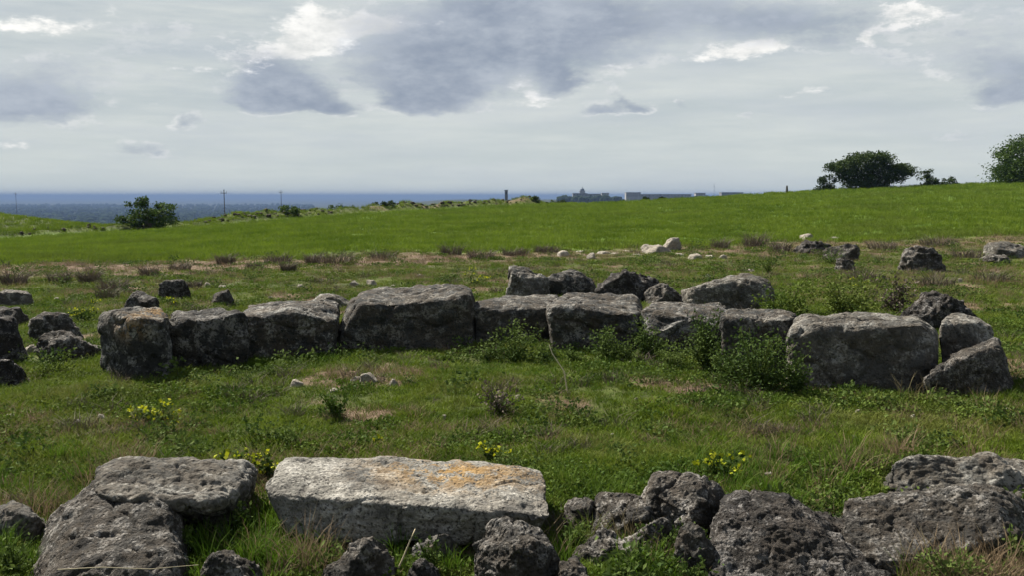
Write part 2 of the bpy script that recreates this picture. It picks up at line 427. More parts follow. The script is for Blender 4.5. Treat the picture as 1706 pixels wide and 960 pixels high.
kw = dict(N=50, k=11, rough=.70, cuts=5, cutd=(1.15, 1.42), cat='stone block', group='squared blocks of the ruined wall')
NB = 'wall_block'
block(NB, 'squared corner block at the end of the ruined wall with orange lichen on its rim', (222, 528), (286, 533), (290, 626), (214, 636), (166, 518), (262, 513), M_wallo, seed=1, lean=-.04, **kw)
block(NB, 'dark squat block second from the corner block of the ruined wall', (282, 536), (408, 524), (409, 608), (290, 614), (296, 513), (398, 513), M_wallb, seed=2, **kw)
block(NB, 'rectangular block with a pale sloping top third from the corner block', (397, 528), (555, 514), (556, 592), (406, 602), (420, 502), (564, 493), M_wall, seed=3, **kw)
block(NB, 'largest and tallest block of the ruined wall with a humped pale top', (562, 508), (784, 492), (790, 578), (546, 587), (636, 474), (776, 468), M_wall, seed=4, lean=.03, zb=.05, **kw)
block(NB, 'low flat topped block beside the tallest block with a leafy shrub before it', (784, 512), (922, 512), (918, 574), (790, 576), (800, 490), (928, 490), M_wall, seed=5, **kw)
block(NB, 'block with a rounded sloping shoulder in the middle of the ruined wall', (912, 512), (1068, 518), (1066, 586), (926, 588), (935, 489), (1062, 492), M_wall, seed=6, **kw)
block(NB, 'dark block with a pale top between two bushy weeds in the wall', (1068, 524), (1206, 528), (1204, 592), (1080, 592), (1088, 500), (1208, 503), M_wall, seed=7, **kw)
block(NB, 'half hidden grey block overgrown by the bushiest weeds of the ruined wall', (1204, 529), (1318, 531), (1318, 640), (1210, 632), (1214, 514), (1330, 517), M_wall, seed=8, **kw)
block(NB, 'long grey block with a straight flat top and rounded end beside the leaning slab', (1314, 537), (1560, 542), (1560, 656), (1316, 650), (1330, 520), (1548, 524), M_lit, seed=9, lean=-.02, **{**kw, 'k': 7, 'cuts': 8})
# fallen stones at the wall's right end
g = ground_at(1600, 662)
def pts(*a): return [np.array(p) for p in a]
Y0 = g[1]
C = [at_depth(1526, 690, Y0 - .05), at_depth(1694, 690, Y0 + .05), at_depth(1590, 660, Y0 + .45), at_depth(1700, 680, Y0 + .5),
     at_depth(1528, 630, Y0 - .05), at_depth(1664, 574, Y0 + .05), at_depth(1580, 590, Y0 + .42), at_depth(1668, 556, Y0 + .48)]
make_stone('leaning_slab', 'dark slab slanting up away from the end of the long block', C, M_crag, N=44, k=7, rough=.8, crag=.15, cuts=2, cutd=(1.0, 1.3), seed=31, cat='stone slab')
C = [at_depth(1560, 640, Y0 + .55), at_depth(1672, 640, Y0 + .55), at_depth(1580, 600, Y0 + .95), at_depth(1670, 600, Y0 + .95),
     at_depth(1562, 532, Y0 + .58), at_depth(1650, 556, Y0 + .55), at_depth(1574, 516, Y0 + .95), at_depth(1638, 528, Y0 + .95)]
make_stone('broken_slab', 'pale broken slab wedged between the jagged dark rock and the slanting slab', C, M_lit, N=36, k=7, rough=.9, crag=.15, cuts=3, cutd=(1.0, 1.3), seed=33, cat='stone slab')
boulder('rock', 'jagged dark rock lying behind the broken slab', 1500, 1612, 496, 552, M_cragd, deep=.55, seed=32, crag=.7, N=36, cat='rock')
# rubble row behind the wall
RB = 'boulder'; gk = dict(cat='boulder', group='boulders in the grass behind the wall')
boulder(RB, 'squarish upright boulder behind the low flat topped block', 832, 912, 449, 500, M_lit, deep=.7, seed=41, N=26, k=4, crag=.15, **gk)
boulder(RB, 'low dark boulder with a flat top between the squarish and the jagged one', 906, 992, 454, 496, M_wallb, deep=.7, seed=42, N=26, k=5, crag=.2, **gk)
boulder(RB, 'jagged split dark boulder behind the round shouldered wall block', 1000, 1092, 454, 506, M_cragd, deep=.7, seed=43, N=28, crag=.6, **gk)
boulder(RB, 'small slanting boulder between the jagged one and the pale rounded one', 1078, 1142, 472, 508, M_crag, deep=.8, seed=44, N=22, crag=.4, tilt=-.35, **gk)
boulder(RB, 'large pale rounded boulder with smooth top behind the wall', 1146, 1280, 463, 522, M_lit, deep=.7, seed=45, N=32, k=3.0, cuts=2, **gk)
boulder(RB, 'flat slab of stone resting behind the tallest wall block', 520, 580, 490, 516, M_lit, deep=1.0, seed=46, N=20, k=4, **gk)
gk = dict(cat='stone', group='loose stones beside the corner block')
for n_, (x0, x1, yt, yb, mt, sd, cr, lb) in enumerate([
    (208, 258, 486, 522, M_wallb, 51, .1, 'rounded grey stone just behind the corner block'),
    (270, 318, 468, 500, M_cragd, 52, .4, 'dark knobbly stone beyond the rounded grey stone'),
    (350, 390, 483, 508, M_wallb, 53, .2, 'small dark stone lying behind the second wall block'),
    (-30, 44, 488, 514, M_lit, 54, .1, 'pale flat stone slab above the dark stones by the wall end'),
    (-40, 46, 512, 546, M_wallb, 55, .2, 'dark low stone just before the pale flat slab'),
    (-60, 44, 538, 612, M_cragd, 56, .2, 'biggest dark slanting stone among those by the corner block'),
    (62, 134, 524, 572, M_crag, 57, .4, 'brownish stone standing behind the banded flat stone'),
    (68, 158, 556, 602, M_crag, 58, .5, 'banded flat grey stone lying near the corner block'),
    (-50, 40, 602, 648, M_cragd, 59, .3, 'dark stone with a pale ledge at the edge of the lawn'),
    (38, 66, 576, 592, M_white, 60, .1, 'small pale slab beside the banded flat stone')]):
    boulder('stone', lb, x0, x1, yt, yb, mt, seed=sd, crag=cr, N=20, **gk)
gk = dict(cat='rock', group='rocks along the edge of the field')
for (x0, x1, yt, yb, mt, sd, cr, lb) in [
    (1328, 1378, 401, 424, M_cragd, 61, .6, 'dark jagged rock at the field edge behind the pale round boulder'),
    (1376, 1426, 404, 434, M_crag, 62, .4, 'rounded grey rock beside the dark jagged rock at the field edge'),
    (1392, 1422, 430, 452, M_crag, 63, .4, 'small grey rock just before the rounded grey rock'),
    (1504, 1562, 414, 452, M_crag, 64, .9, 'forked dark rock alone in the grass at the field edge'),
    (1650, 1712, 403, 430, M_lit, 65, .2, 'pale topped rock at the field edge with a lower brown one before it'),
    (1636, 1686, 422, 440, M_crag, 66, .3, 'low brown rock before the pale topped rock'),
    (1104, 1140, 395, 418, M_white, 67, .3, 'white upright limestone rock among the pale rubble'),
    (1074, 1118, 408, 424, M_white, 68, .4, 'low white limestone rock leaning on the white upright one')]:
    boulder('rock', lb, x0, x1, yt, yb, mt, seed=sd, crag=cr, N=20, **gk)

# ---- foreground stones
NF = 60
Yf = at_height(680, 838, .25)[1]
mb = make_stone('stone_block', 'big pale cream block with orange lichen on its flat top', [
    at_depth(476, 912, Yf + .07), at_depth(900, 922, Yf + .05), at_height(490, 800, .02), at_height(890, 812, .02),
    at_height(426, 816, .25), at_height(930, 858, .22), at_height(476, 751, .26), at_height(900, 766, .25)], M_main, seed=70, N=84, k=9., rough=.5, cuts=5, cutd=(1.1, 1.4), cat='stone block')
fg = dict(cat='rock', N=NF)
# left pair: a flat slab and the steep rough rock sloping down from it
g1 = ground_at(300, 905)
make_stone('flat_slab', 'rounded lichened slab perched on the steep rough rock', [
    at_height(190, 880, .02), at_height(400, 880, .02), at_height(190, 800, .02), at_height(440, 800, .02),
    at_height(140, 826, .30), at_height(372, 846, .24), at_height(160, 752, .33), at_height(448, 762, .27)], M_lit, seed=71, k=5, rough=.8, crag=.12, N=NF, cat='stone slab')
make_stone('steep_rock', 'steep rough brown rock sloping down from the rounded slab', [
    at_height(20, 1040, -.15), at_height(330, 1040, -.15), at_height(30, 900, -.15), at_height(330, 880, -.15),
    at_height(70, 965, .10), at_height(300, 960, .12), at_height(170, 780, .31), at_height(285, 800, .30)], M_crag, seed=72, k=7, rough=.9, crag=.20, N=72, size=.36, cat='rock')
for (nm, x0, x1, yt, yb, mt, sd, cr, dp, kk, lb) in [
    ('flat_stone', -50, 74, 846, 910, M_lit, 73, .1, .8, 5, 'flat grey stone beside the steep rough rock'),
    ('rock', 318, 408, 836, 905, M_crag, 74, .4, .7, 3.5, 'small brown rock tucked under the rounded slab in tall grass'),
    ('rock', 318, 434, 924, 1000, M_crag, 75, .3, .7, 3.5, 'rough brown rock poking out below the tall grass clump'),
    ('rock', 530, 668, 908, 990, M_crag, 76, .4, .5, 4.5, 'dark rock with a white scar under the big cream block'),
    ('flat_stone', 690, 764, 890, 945, M_wall, 77, .1, .7, 5, 'mossy flat stone wedged under the big cream block'),
    ('rock', 780, 946, 872, 1010, M_crag, 78, .4, .7, 4, 'craggy light grey rock at the corner of the big cream block'),
    ('rock', 936, 1014, 832, 890, M_crag, 79, .4, 1.0, 4.0, 'thin pointed rock between the big block and the domed rock'),
    ('rock', 984, 1110, 824, 900, M_crag, 80, .25, .9, 4.0, 'domed brown rock streaked with dry moss'),
    ('rock', 955, 1060, 888, 950, M_crag, 81, .3, .8, 3.6, 'rounded low rock before the domed brown rock'),
    ('rock', 1040, 1130, 868, 940, M_crag, 86, .4, .8, 3.6, 'half buried rock between the domed rock and the upright one'),
    ('rock', 1118, 1200, 880, 970, M_crag, 87, .4, .8, 3.6, 'low mossy rock at the foot of the upright rock'),
    ('rock', 900, 1000, 935, 1010, M_crag, 88, .4, .8, 3.6, 'broken rock leaning on the craggy light grey rock'),
    ('rock', 650, 760, 936, 1010, M_cragd, 89, .4, .8, 3.6, 'dark rubble stone in the shade under the cream block'),
    ('rock', 1064, 1256, 804, 915, M_crag, 82, .2, .7, 4.6, 'upright rock half covered in dry grass beside the dark jagged mass'),
    ('flat_slab', 1480, 1790, 768, 850, M_lit, 85, .12, .45, 9, 'long grey ledge slab resting on the large brown rock')]:
    big = (x1 - x0) > 160
    boulder(nm, lb, x0, x1, yt, yb, mt, deep=dp, seed=sd, crag=cr, k=kk, N=NF if big else 36, cat='rock', taper=.0 if nm.startswith('flat') else .18 if big else .2)
make_stone('jagged_rock', 'large dark jagged rock mass spotted with pale lichen', [
    at_height(1150, 1080, -.12), at_height(1560, 1080, -.12), at_height(1190, 880, -.12), at_height(1480, 880, -.12),
    at_height(1180, 950, .13), at_height(1530, 985, .07), at_height(1210, 802, .32), at_height(1420, 836, .25)], M_cragd, seed=83, k=6, rough=.9, crag=.42, cuts=3, N=76, size=.33, cat='rock')
make_stone('rock', 'large brown rock with dry grass below the grey ledge slab', [
    at_height(1400, 1010, -.12), at_height(1740, 1010, -.12), at_height(1420, 840, -.12), at_height(1740, 840, -.12),
    at_height(1400, 910, .13), at_height(1720, 930, .12), at_height(1405, 788, .32), at_height(1660, 800, .31)], M_crag, seed=84, k=5, rough=.9, crag=.30, cuts=3, N=72, size=.36, cat='rock')
# small pale stones in the grass
base = None
sm = [(493, 648, 22), (555, 656, 14), (596, 640, 20), (616, 640, 26), (656, 645, 16), (682, 640, 10), (862, 668, 9), (900, 655, 8), (168, 700, 14), (130, 710, 9),
      (1050, 610, 8), (620, 475, 20), (590, 477, 16), (655, 479, 8), (345, 478, 12), (372, 482, 14), (188, 482, 10), (20, 700, 14), (1060, 670, 8), (1680, 688, 8),
      (1280, 800, 14), (1375, 868, 16), (940, 424, 22), (968, 424, 20), (985, 427, 16), (1005, 424, 24), (1024, 424, 18), (1044, 422, 22), (1060, 427, 20), (1130, 429, 18),
      (1158, 430, 26), (1185, 432, 18), (1205, 428, 14), (1160, 404, 14), (1180, 402, 10), (1085, 425, 26), (1250, 452, 14), (1262, 402, 12), (1300, 396, 10), (1345, 396, 20), (1392, 398, 16),
      (30, 496, 12), (95, 502, 10), (70, 590, 16), (1230, 458, 12), (1180, 462, 10), (1430, 690, 8), (1520, 700, 10), (740, 700, 8), (450, 500, 9), (1650, 460, 10), (1600, 470, 10), (1480, 440, 9),
      (500, 480, 10), (540, 470, 8), (700, 460, 9), (860, 430, 8), (240, 520, 10), (300, 690, 9), (1020, 730, 8), (1110, 700, 7)]
for q, (px, py, wd) in enumerate(sm):
    wd *= 1.2 if py > 600 else 1.05
    lb, gp = (('whitish limestone piece in the low rubble scatter along the field edge', 'whitish rubble along the field edge') if py < 465 else
              ('small whitish stone in the turf behind the ruined wall', 'whitish stones behind the wall') if py < 600 else
              ('small whitish stone lying on the turf before the ruined wall', 'whitish stones before the wall') if py < 760 else
              ('small whitish stone lying by the dark jagged rock mass', 'whitish stones by the jagged rock'))
    boulder('small_stone', lb, px - wd / 2, px + wd / 2, py - wd * (random.uniform(.35, .6) if py > 465 else random.uniform(.15, .4)), py + random.uniform(-4, 4) * (py < 465), M_white, deep=random.uniform(.7, 1.3),
            seed=200 + q, N=8, k=4.5, cuts=14, cutd=(.55, .9), crag=.15, lift=.02, sink=.25, cat='stone', group=gp)

# ------------------------------------------------------------------ foliage
def leaf_mat(name, c1, c2, c3=None, pf=1.2, trans=.3, rough=.8, spec=.12):
    m, t, b, out = material(name, rough, spec)
    pos = S(t.nt, t.n('ShaderNodeNewGeometry').outputs['Position'])
    rnd = S(t.nt, t.n('ShaderNodeNewGeometry').outputs['Random Per Island'])
    ri = S(t.nt, t.n('ShaderNodeObjectInfo').outputs['Random'])
    c1, c2 = [tuple(.78 * a for a in q) for q in (c1, c2)]; c3 = c3 and tuple(.72 * a for a in c3)
    n = t.noise(pos, pf, 4, .6); n2 = t.noise(pos, pf * .23, 3, .6)
    c = t.mix((n * .5 + n2 * .3 + rnd * .12 + ri * .12).step(.41, .61), c1, c2)
    if c3: c = t.mix(((rnd * .4 + ri * .6)._m('FRACT') .step(.62, .95) * .7 + n2.step(.52, .64) * .55).clamp(), c, c3)
    t.nt.links.new(c.k, b.inputs['Base Color'])
    tr = t.n('ShaderNodeBsdfTranslucent'); t.nt.links.new(c.k, tr.inputs[0])
    mx = t.n('ShaderNodeMixShader'); mx.inputs[0].default_value = trans
    t.nt.links.new(b.outputs[0], mx.inputs[1]); t.nt.links.new(tr.outputs[0], mx.inputs[2]); t.nt.links.new(mx.outputs[0], out.inputs[0])
    return m
M_grass = leaf_mat('grass_blades', (.054, .096, .008), (.130, .185, .014), (.150, .150, .042), 2.2)
M_tall = leaf_mat('tall_grass_blades', (.050, .105, .009), (.100, .175, .014), (.13, .145, .035), 1.5)
M_dry = leaf_mat('dry_grass_blades', (.15, .105, .062), (.24, .18, .11), (.11, .105, .045), 1.5, .25)
M_herb = leaf_mat('herb_leaves', (.044, .082, .011), (.098, .150, .018), (.100, .125, .025), 2.0, .25, .8, .1)
M_wheat = leaf_mat('wheat_blades', (.076, .130, .008), (.168, .238, .022), (.095, .130, .020), .45)
M_shrub = leaf_mat('shrub_leaves', (.038, .068, .014), (.085, .125, .028), (.12, .165, .04), 3.0, .25, .85, .08)
M_tree = leaf_mat('tree_leaves', (.016, .032, .009), (.036, .060, .014), (.050, .078, .018), .6, .2)
M_treey = leaf_mat('bright_shrub_leaves', (.032, .062, .010), (.075, .120, .016), (.05, .09, .012), .8, .25)
M_woods, t, b, _ = material('woodland_canopy', 1.0, 0.0); t.nt.links.new(t.mix(t.noise(S(t.nt, t.n('ShaderNodeNewGeometry').outputs['Position']), .01, 4).step(.35, .65), (.010, .017, .010), (.022, .032, .018)).k, b.inputs['Base Color'])
M_yel = leaf_mat('yellow_flower_heads', (.24, .28, .012), (.40, .41, .02), None, 4, .3)
M_twig = leaf_mat('dry_twigs', (.080, .064, .050), (.135, .108, .082), (.075, .080, .04), 2, .1)
M_bark, t, b, _ = material('bark', .9); t.nt.links.new(t.mix(t.noise(None, 12, 6), (.05, .038, .028), (.11, .09, .07)).k, b.inputs['Base Color'])
M_straw, t, b, _ = material('pale_straw', .8); t.nt.links.new(t.mix(t.noise(None, 30, 4), (.33, .27, .17), (.46, .40, .28)).k, b.inputs['Base Color'])

def blades(n, r, h0, h1, wd, bend=.5, seg=2, g=rng):
    V = []; F = []
    for _ in range(n):
        a, rr = g.uniform(0, 6.283), r * math.sqrt(g.uniform()); x, y = rr * math.cos(a), rr * math.sin(a)
        h = g.uniform(h0, h1); da = a + g.normal(0, 1.0); lean = bend * g.uniform(.25, 1.2) * h; fa = g.uniform(0, 3.1416)
        sx, sy = math.cos(fa) * wd / 2, math.sin(fa) * wd / 2; i0 = len(V)
        for s_ in range(seg):
            q = s_ / seg; k = 1 - .3 * q
            cx, cyv, cz = x + math.cos(da) * lean * q * q, y + math.sin(da) * lean * q * q, h * q * (1 - .12 * q)
            V += [(cx - sx * k, cyv - sy * k, cz), (cx + sx * k, cyv + sy * k, cz)]
        V.append((x + math.cos(da) * lean, y + math.sin(da) * lean, h * .86))
        for s_ in range(seg - 1): F.append((i0 + 2 * s_, i0 + 2 * s_ + 1, i0 + 2 * s_ + 3, i0 + 2 * s_ + 2))
        F.append((i0 + 2 * seg - 2, i0 + 2 * seg - 1, i0 + 2 * seg))
    return np.array(V), F
def leaves(P, size, g, aspect=.55, up=.35, out=None):
    """folded four-point leaves at points P"""
    n = len(P); d = g.normal(size=(n, 3)); d[:, 2] = d[:, 2] * .6 + up
    if out is not None: d = d + out
    d /= np.linalg.norm(d, axis=1, keepdims=True)
    s = np.cross(d, g.normal(size=(n, 3))); s /= np.linalg.norm(s, axis=1, keepdims=True); nn = np.cross(d, s)
    L = (size * g.uniform(.6, 1.25, n))[:, None]
    V = np.stack([P, P + d * L * .5 + s * L * aspect * .5 + nn * L * .08, P + d * L, P + d * L * .5 - s * L * aspect * .5 + nn * L * .08], 1).reshape(-1, 3)
    q = np.arange(n) * 4
    return V, np.stack([q, q + 1, q + 2, q + 3], 1)
def tube(pts_, r0, r1, sides=6):
    pts_ = [np.array(p, float) for p in pts_]; V = []; F = []
    for k, p in enumerate(pts_):
        d = pts_[min(k + 1, len(pts_) - 1)] - pts_[max(k - 1, 0)]; d /= np.linalg.norm(d) + 1e-9
        a = np.cross(d, (.31, .2, .93)); a /= np.linalg.norm(a) + 1e-9; bq = np.cross(d, a)
        r = r0 + (r1 - r0) * k / (len(pts_) - 1)
        for s_ in range(sides):
            q = 6.2832 * s_ / sides; V.append(p + a * r * math.cos(q) + bq * r * math.sin(q))
    for k in range(len(pts_) - 1):
        for s_ in range(sides):
            F.append((k * sides + s_, k * sides + (s_ + 1) % sides, (k + 1) * sides + (s_ + 1) % sides, (k + 1) * sides + s_))
    return np.array(V), F
def join(parts):
    V = []; F = []; o = 0
    for v, f in parts:
        V.append(v); F += [tuple(int(x) + o for x in q) for q in f]; o += len(v)
    return np.concatenate(V), F

def plant(name, label, cat, px, py, wpx, hpx, mat, n, size, group=None, flowers=0, stems=9, seed=0, dome=.15, depth=None, up=.35):
    """leafy weed or shrub: stems rising from one root, leaves along them, optional flower heads"""
    g = np.random.default_rng(seed + 900); c = ground_at(px, py); 
    if depth: c = np.array([at_depth(px, py, depth)[0], depth, 0.]); c[2] = gz(c[0], c[1])
    k = c[1] / FPX; W, Hh = wpx * k / 2, hpx * k
    e = empty(name, (c[0], c[1], c[2] - .01)); st = []; LP = []; LO = []; FP = []
    for i_ in range(stems):
        a = g.uniform(0, 6.283); rr = W * math.sqrt(g.uniform(.02, 1)) * .95
        hh = Hh * (1 - dome * (rr / W) ** 2) * g.uniform(.22, 1.18)
        tip = np.array([rr * math.cos(a), rr * math.sin(a) * .8, hh]); mid = tip * np.array([.45, .45, .6]) + g.normal(0, .04, 3) * Hh
        q = np.linspace(0, 1, 5)[:, None]; path = (1 - q) ** 2 * np.zeros(3) + 2 * q * (1 - q) * mid + q * q * tip
        st.append(tube(path, .010 * Hh + .002, .003 * Hh + .0008, 4))
        m = max(3, n // stems); tq = g.uniform(.12, 1.0, m)[:, None] ** .8
        pp = (1 - tq) ** 2 * 0 + 2 * tq * (1 - tq) * mid + tq * tq * tip; off = g.normal(0, .11, (m, 3)) * np.array([W, W, Hh * .7]) 
        pp = pp + off; pp[:, 2] = np.maximum(pp[:, 2], .01); LP.append(pp); LO.append(off / (np.linalg.norm(off, axis=1, keepdims=True) + 1e-6) * .7)
        if flowers: FP.append(tip)
    v, f = join(st); mesh_obj('stem', v, f, M_herb if cat != 'tree' else M_bark, e)
    v, f = leaves(np.concatenate(LP), size, g, out=np.concatenate(LO), up=up); mesh_obj('foliage', v, f, mat, e, smooth=False)
    if flowers:
        for tip in FP:
            m = flowers; a = g.uniform(0, 6.283, m); rr = .07 * np.sqrt(g.uniform(0, 1, m)) * (Hh / .3) ** .3
            P = tip + np.stack([rr * np.cos(a), rr * np.sin(a), g.uniform(-.012, .02, m) - rr * rr * 3], 1)
            v, f = leaves(P, .028, g, .9, .6); mesh_obj('blossom', v, f, M_yel, e, smooth=False)
    return tag(e, label, cat, group)

# bushy weeds along the wall
PG = 'bushy green weeds growing along the wall'
plant('weed', 'bushy dark green weed with pale tips before the low flat topped block', 'weed', 862, 606, 124, 66, M_shrub, 1100, .032, PG, stems=30, seed=1)
plant('weed', 'bushy weed growing before the round shouldered wall block', 'weed', 1010, 604, 80, 54, M_shrub, 900, .032, PG, stems=20, seed=2)
plant('weed', 'weed growing at the joint beside the dark block with a pale top', 'weed', 1078, 600, 64, 66, M_shrub, 800, .032, PG, stems=18, seed=3)
plant('weed', 'tall weed climbing the half hidden grey block', 'weed', 1180, 622, 84, 96, M_shrub, 1700, .032, PG, stems=22, seed=4)
plant('weed', 'biggest bushy weed spreading before the half hidden block', 'weed', 1262, 656, 185, 98, M_shrub, 3000, .032, PG, stems=42, seed=5)
plant('weed', 'small weed in front of the wide end of the long grey block', 'weed', 1500, 652, 44, 52, M_shrub, 260, .035, PG, stems=9, seed=6)
plant('weed', 'small pale weed at the foot of the long grey block', 'weed', 1410, 660, 34, 22, M_shrub, 140, .03, PG, stems=7, seed=7)
for q, (px, py, wp, hp, n_, lb) in enumerate([(812, 604, 50, 40, 420, 'loose weed at the foot of the tallest block'), (912, 604, 44, 36, 360, 'thin weed in the joint beside the round shouldered block'),
        (960, 606, 50, 30, 380, 'low weed spreading before the round shouldered block'), (1045, 606, 60, 40, 460, 'scraggy weed between two bushier ones'), (1120, 612, 70, 48, 640, 'loose weed before the dark block with a pale top'),
        (1215, 640, 80, 60, 900, 'leafy weed joining the two tallest weeds'), (1325, 660, 60, 70, 700, 'brownish weed against the start of the long grey block')]):
    plant('weed', lb, 'weed', px, py, wp, hp, M_shrub, n_, .03, PG, stems=14, seed=70 + q, dome=.2)
GB = 'green bushes behind the long block'
plant('bush', 'soft green bush directly behind the half hidden block', 'bush', 1310, 528, 120, 58, M_herb, 1200, .05, GB, stems=28, seed=8)
plant('bush', 'wide dull green bush behind the long grey block', 'bush', 1410, 530, 150, 66, M_herb, 1500, .05, GB, stems=34, seed=9)
plant('bush', 'grey green bush just before the jagged dark rock', 'bush', 1490, 522, 90, 56, M_twig, 900, .05, GB, stems=24, seed=10)
for q, (px, py, wp, hp, lb) in enumerate([
    (560, 698, 62, 46, 'low dark green herb cushion in the open grass'), (832, 690, 96, 50, 'grey twiggy cushion plant in the open grass'),
    (1540, 776, 90, 44, 'pale leaved herb behind the grey ledge slab'), (640, 830, 10, 8, 'tiny herb on the big block'), (270, 570, 10, 8, 'tiny herb by the corner block'),
    (90, 626, 120, 44, 'leafy green herb patch below the banded flat stone'), (1280, 455, 50, 40, 'green herb beside the reddish bare soil'), (1385, 440, 60, 30, 'green herb between the field edge rocks')]):
    if wp < 20: continue
    plant('herb', lb, 'herb', px, py, wp, hp, M_twig if 'twiggy' in lb else M_herb, 420, .03, 'low herbs in the meadow', stems=22, seed=20 + q)
for q, (px, py, wp, hp, n_, lb) in enumerate([(1090, 925, 90, 50, 500, 'loose weed among the half buried rocks'), (1160, 950, 80, 60, 480, 'weed at the foot of the upright rock'), (1225, 935, 70, 90, 520, 'tall pale weed before the dark jagged rock mass'),
        (960, 920, 60, 60, 320, 'thin weed beside the craggy light grey rock'), (1455, 905, 60, 70, 380, 'weed in the gap between the jagged mass and the brown rock'), (1590, 985, 150, 70, 700, 'spreading weed before the large brown rock'), (1690, 960, 60, 90, 420, 'weed at the end of the large brown rock'),
        (400, 900, 60, 60, 360, 'weed in the tall grass beside the cream block'), (300, 935, 70, 60, 360, 'weed below the rounded lichened slab'), (720, 965, 60, 70, 260, 'thin weed rising before the shaded front of the cream block'), (1010, 860, 40, 40, 200, 'small weed between the pointed and the domed rock'), (20, 960, 90, 70, 420, 'weed before the flat grey stone')]):
    plant('weed', lb, 'weed', px, py, wp, hp, M_shrub, n_, .022, 'weeds among the near rocks', stems=16, seed=110 + q, dome=.1, up=.5)
# yellow flowering plants
FG = 'yellow flowering plants'
for q, (px, py, wp, hp, s_, lb) in enumerate([
    (400, 800, 80, 52, 7, 'yellow flowering plant between the lichened slab and the cream block'), (446, 800, 50, 44, 5, 'yellow flowering plant against the corner of the cream block'),
    (1202, 800, 62, 56, 6, 'lone yellow flowering plant behind the dark jagged rock mass'), (822, 772, 50, 32, 4, 'sparse yellow flowers right behind the cream block'),
    (258, 706, 84, 34, 9, 'wide yellow flower cluster in the grass before the corner block'), (146, 536, 56, 44, 8, 'yellow flowers growing behind the brownish stone'),
    (288, 512, 26, 22, 3, 'small yellow flower between the two stones behind the wall'), (790, 476, 50, 30, 7, 'yellow flowers beyond the tallest wall block'),
    (1432, 480, 30, 26, 3, 'small yellow flower among the bushes behind the long block'), (630, 745, 20, 18, 2, 'tiny yellow flower in the open meadow')]):
    plant('flowering_plant', lb, 'flower', px, py, wp, hp, M_shrub, 40 * s_, .035, FG, flowers=11, stems=s_, seed=40 + q, dome=.3)

# dry shrubs along the field edge
DS = []
for q, (px, py, wp, hp) in enumerate([(24, 474, 46, 34), (100, 470, 50, 26), (150, 468, 40, 20), (250, 460, 40, 22), (300, 450, 36, 18), (376, 440, 34, 24), (424, 446, 40, 14), (462, 440, 50, 22), (480, 452, 26, 18),
                                  (520, 440, 36, 20), (558, 440, 60, 26), (640, 432, 50, 18), (752, 424, 44, 22), (800, 430, 60, 18), (860, 426, 50, 16), (910, 420, 44, 16), (1200, 414, 50, 18), (1258, 412, 56, 26), (1300, 420, 40, 20),
                                  (1470, 415, 50, 22), (1560, 410, 60, 26), (1610, 432, 50, 24), (320, 478, 40, 14), (180, 500, 40, 22), (1440, 470, 60, 28), (1560, 480, 70, 30), (1650, 470, 60, 26), (190, 486, 70, 30)]):
    g = np.random.default_rng(300 + q); c = ground_at(px, py); k = c[1] / FPX
    v, f = blades(int(g.uniform(160, 300)), wp * k * g.uniform(.3, .5), hp * k * .3, hp * k * g.uniform(.9, 1.4), .012, 1.0, 2, g)
    o = mesh_obj('dry_shrub', v, f, M_twig, smooth=False); o.location = c
    if px > 1150: tag(o, 'dry brown twiggy shrub among the rocks at the field edge', 'shrub', 'dry shrubs among the field edge rocks')
    else: tag(o, 'dry brown twiggy shrub along the bare reddish strip before the field', 'shrub', 'dry shrubs along the reddish strip')
# dead stalks
def stalk(label, pts3, r, mat=M_straw):
    v, f = tube(pts3, r, r * .5, 5); o = mesh_obj('dry_stalk', v, f, mat, origin=pts3[0]); tag(o, label, 'stalk')
stalk('pale dry stalk lying across the foot of the steep rough rock', [at_depth(96, 950, 3.05), at_depth(170, 946, 3.08), at_depth(250, 949, 3.12), at_depth(330, 942, 3.16)], .0022)
p0 = ground_at(660, 960)
stalk('pale dry stalk rising before the dark face of the cream block', [p0, at_depth(672, 930, p0[1] - .02), at_depth(684, 900, p0[1] - .03), at_depth(692, 882, p0[1] - .02)], .005)
p0 = ground_at(946, 660)
stalk('thin pale stalk standing before the round shouldered block', [p0, at_depth(940, 620, p0[1]), at_depth(920, 590, p0[1] + .05), at_depth(915, 575, p0[1] + .1)], .006)

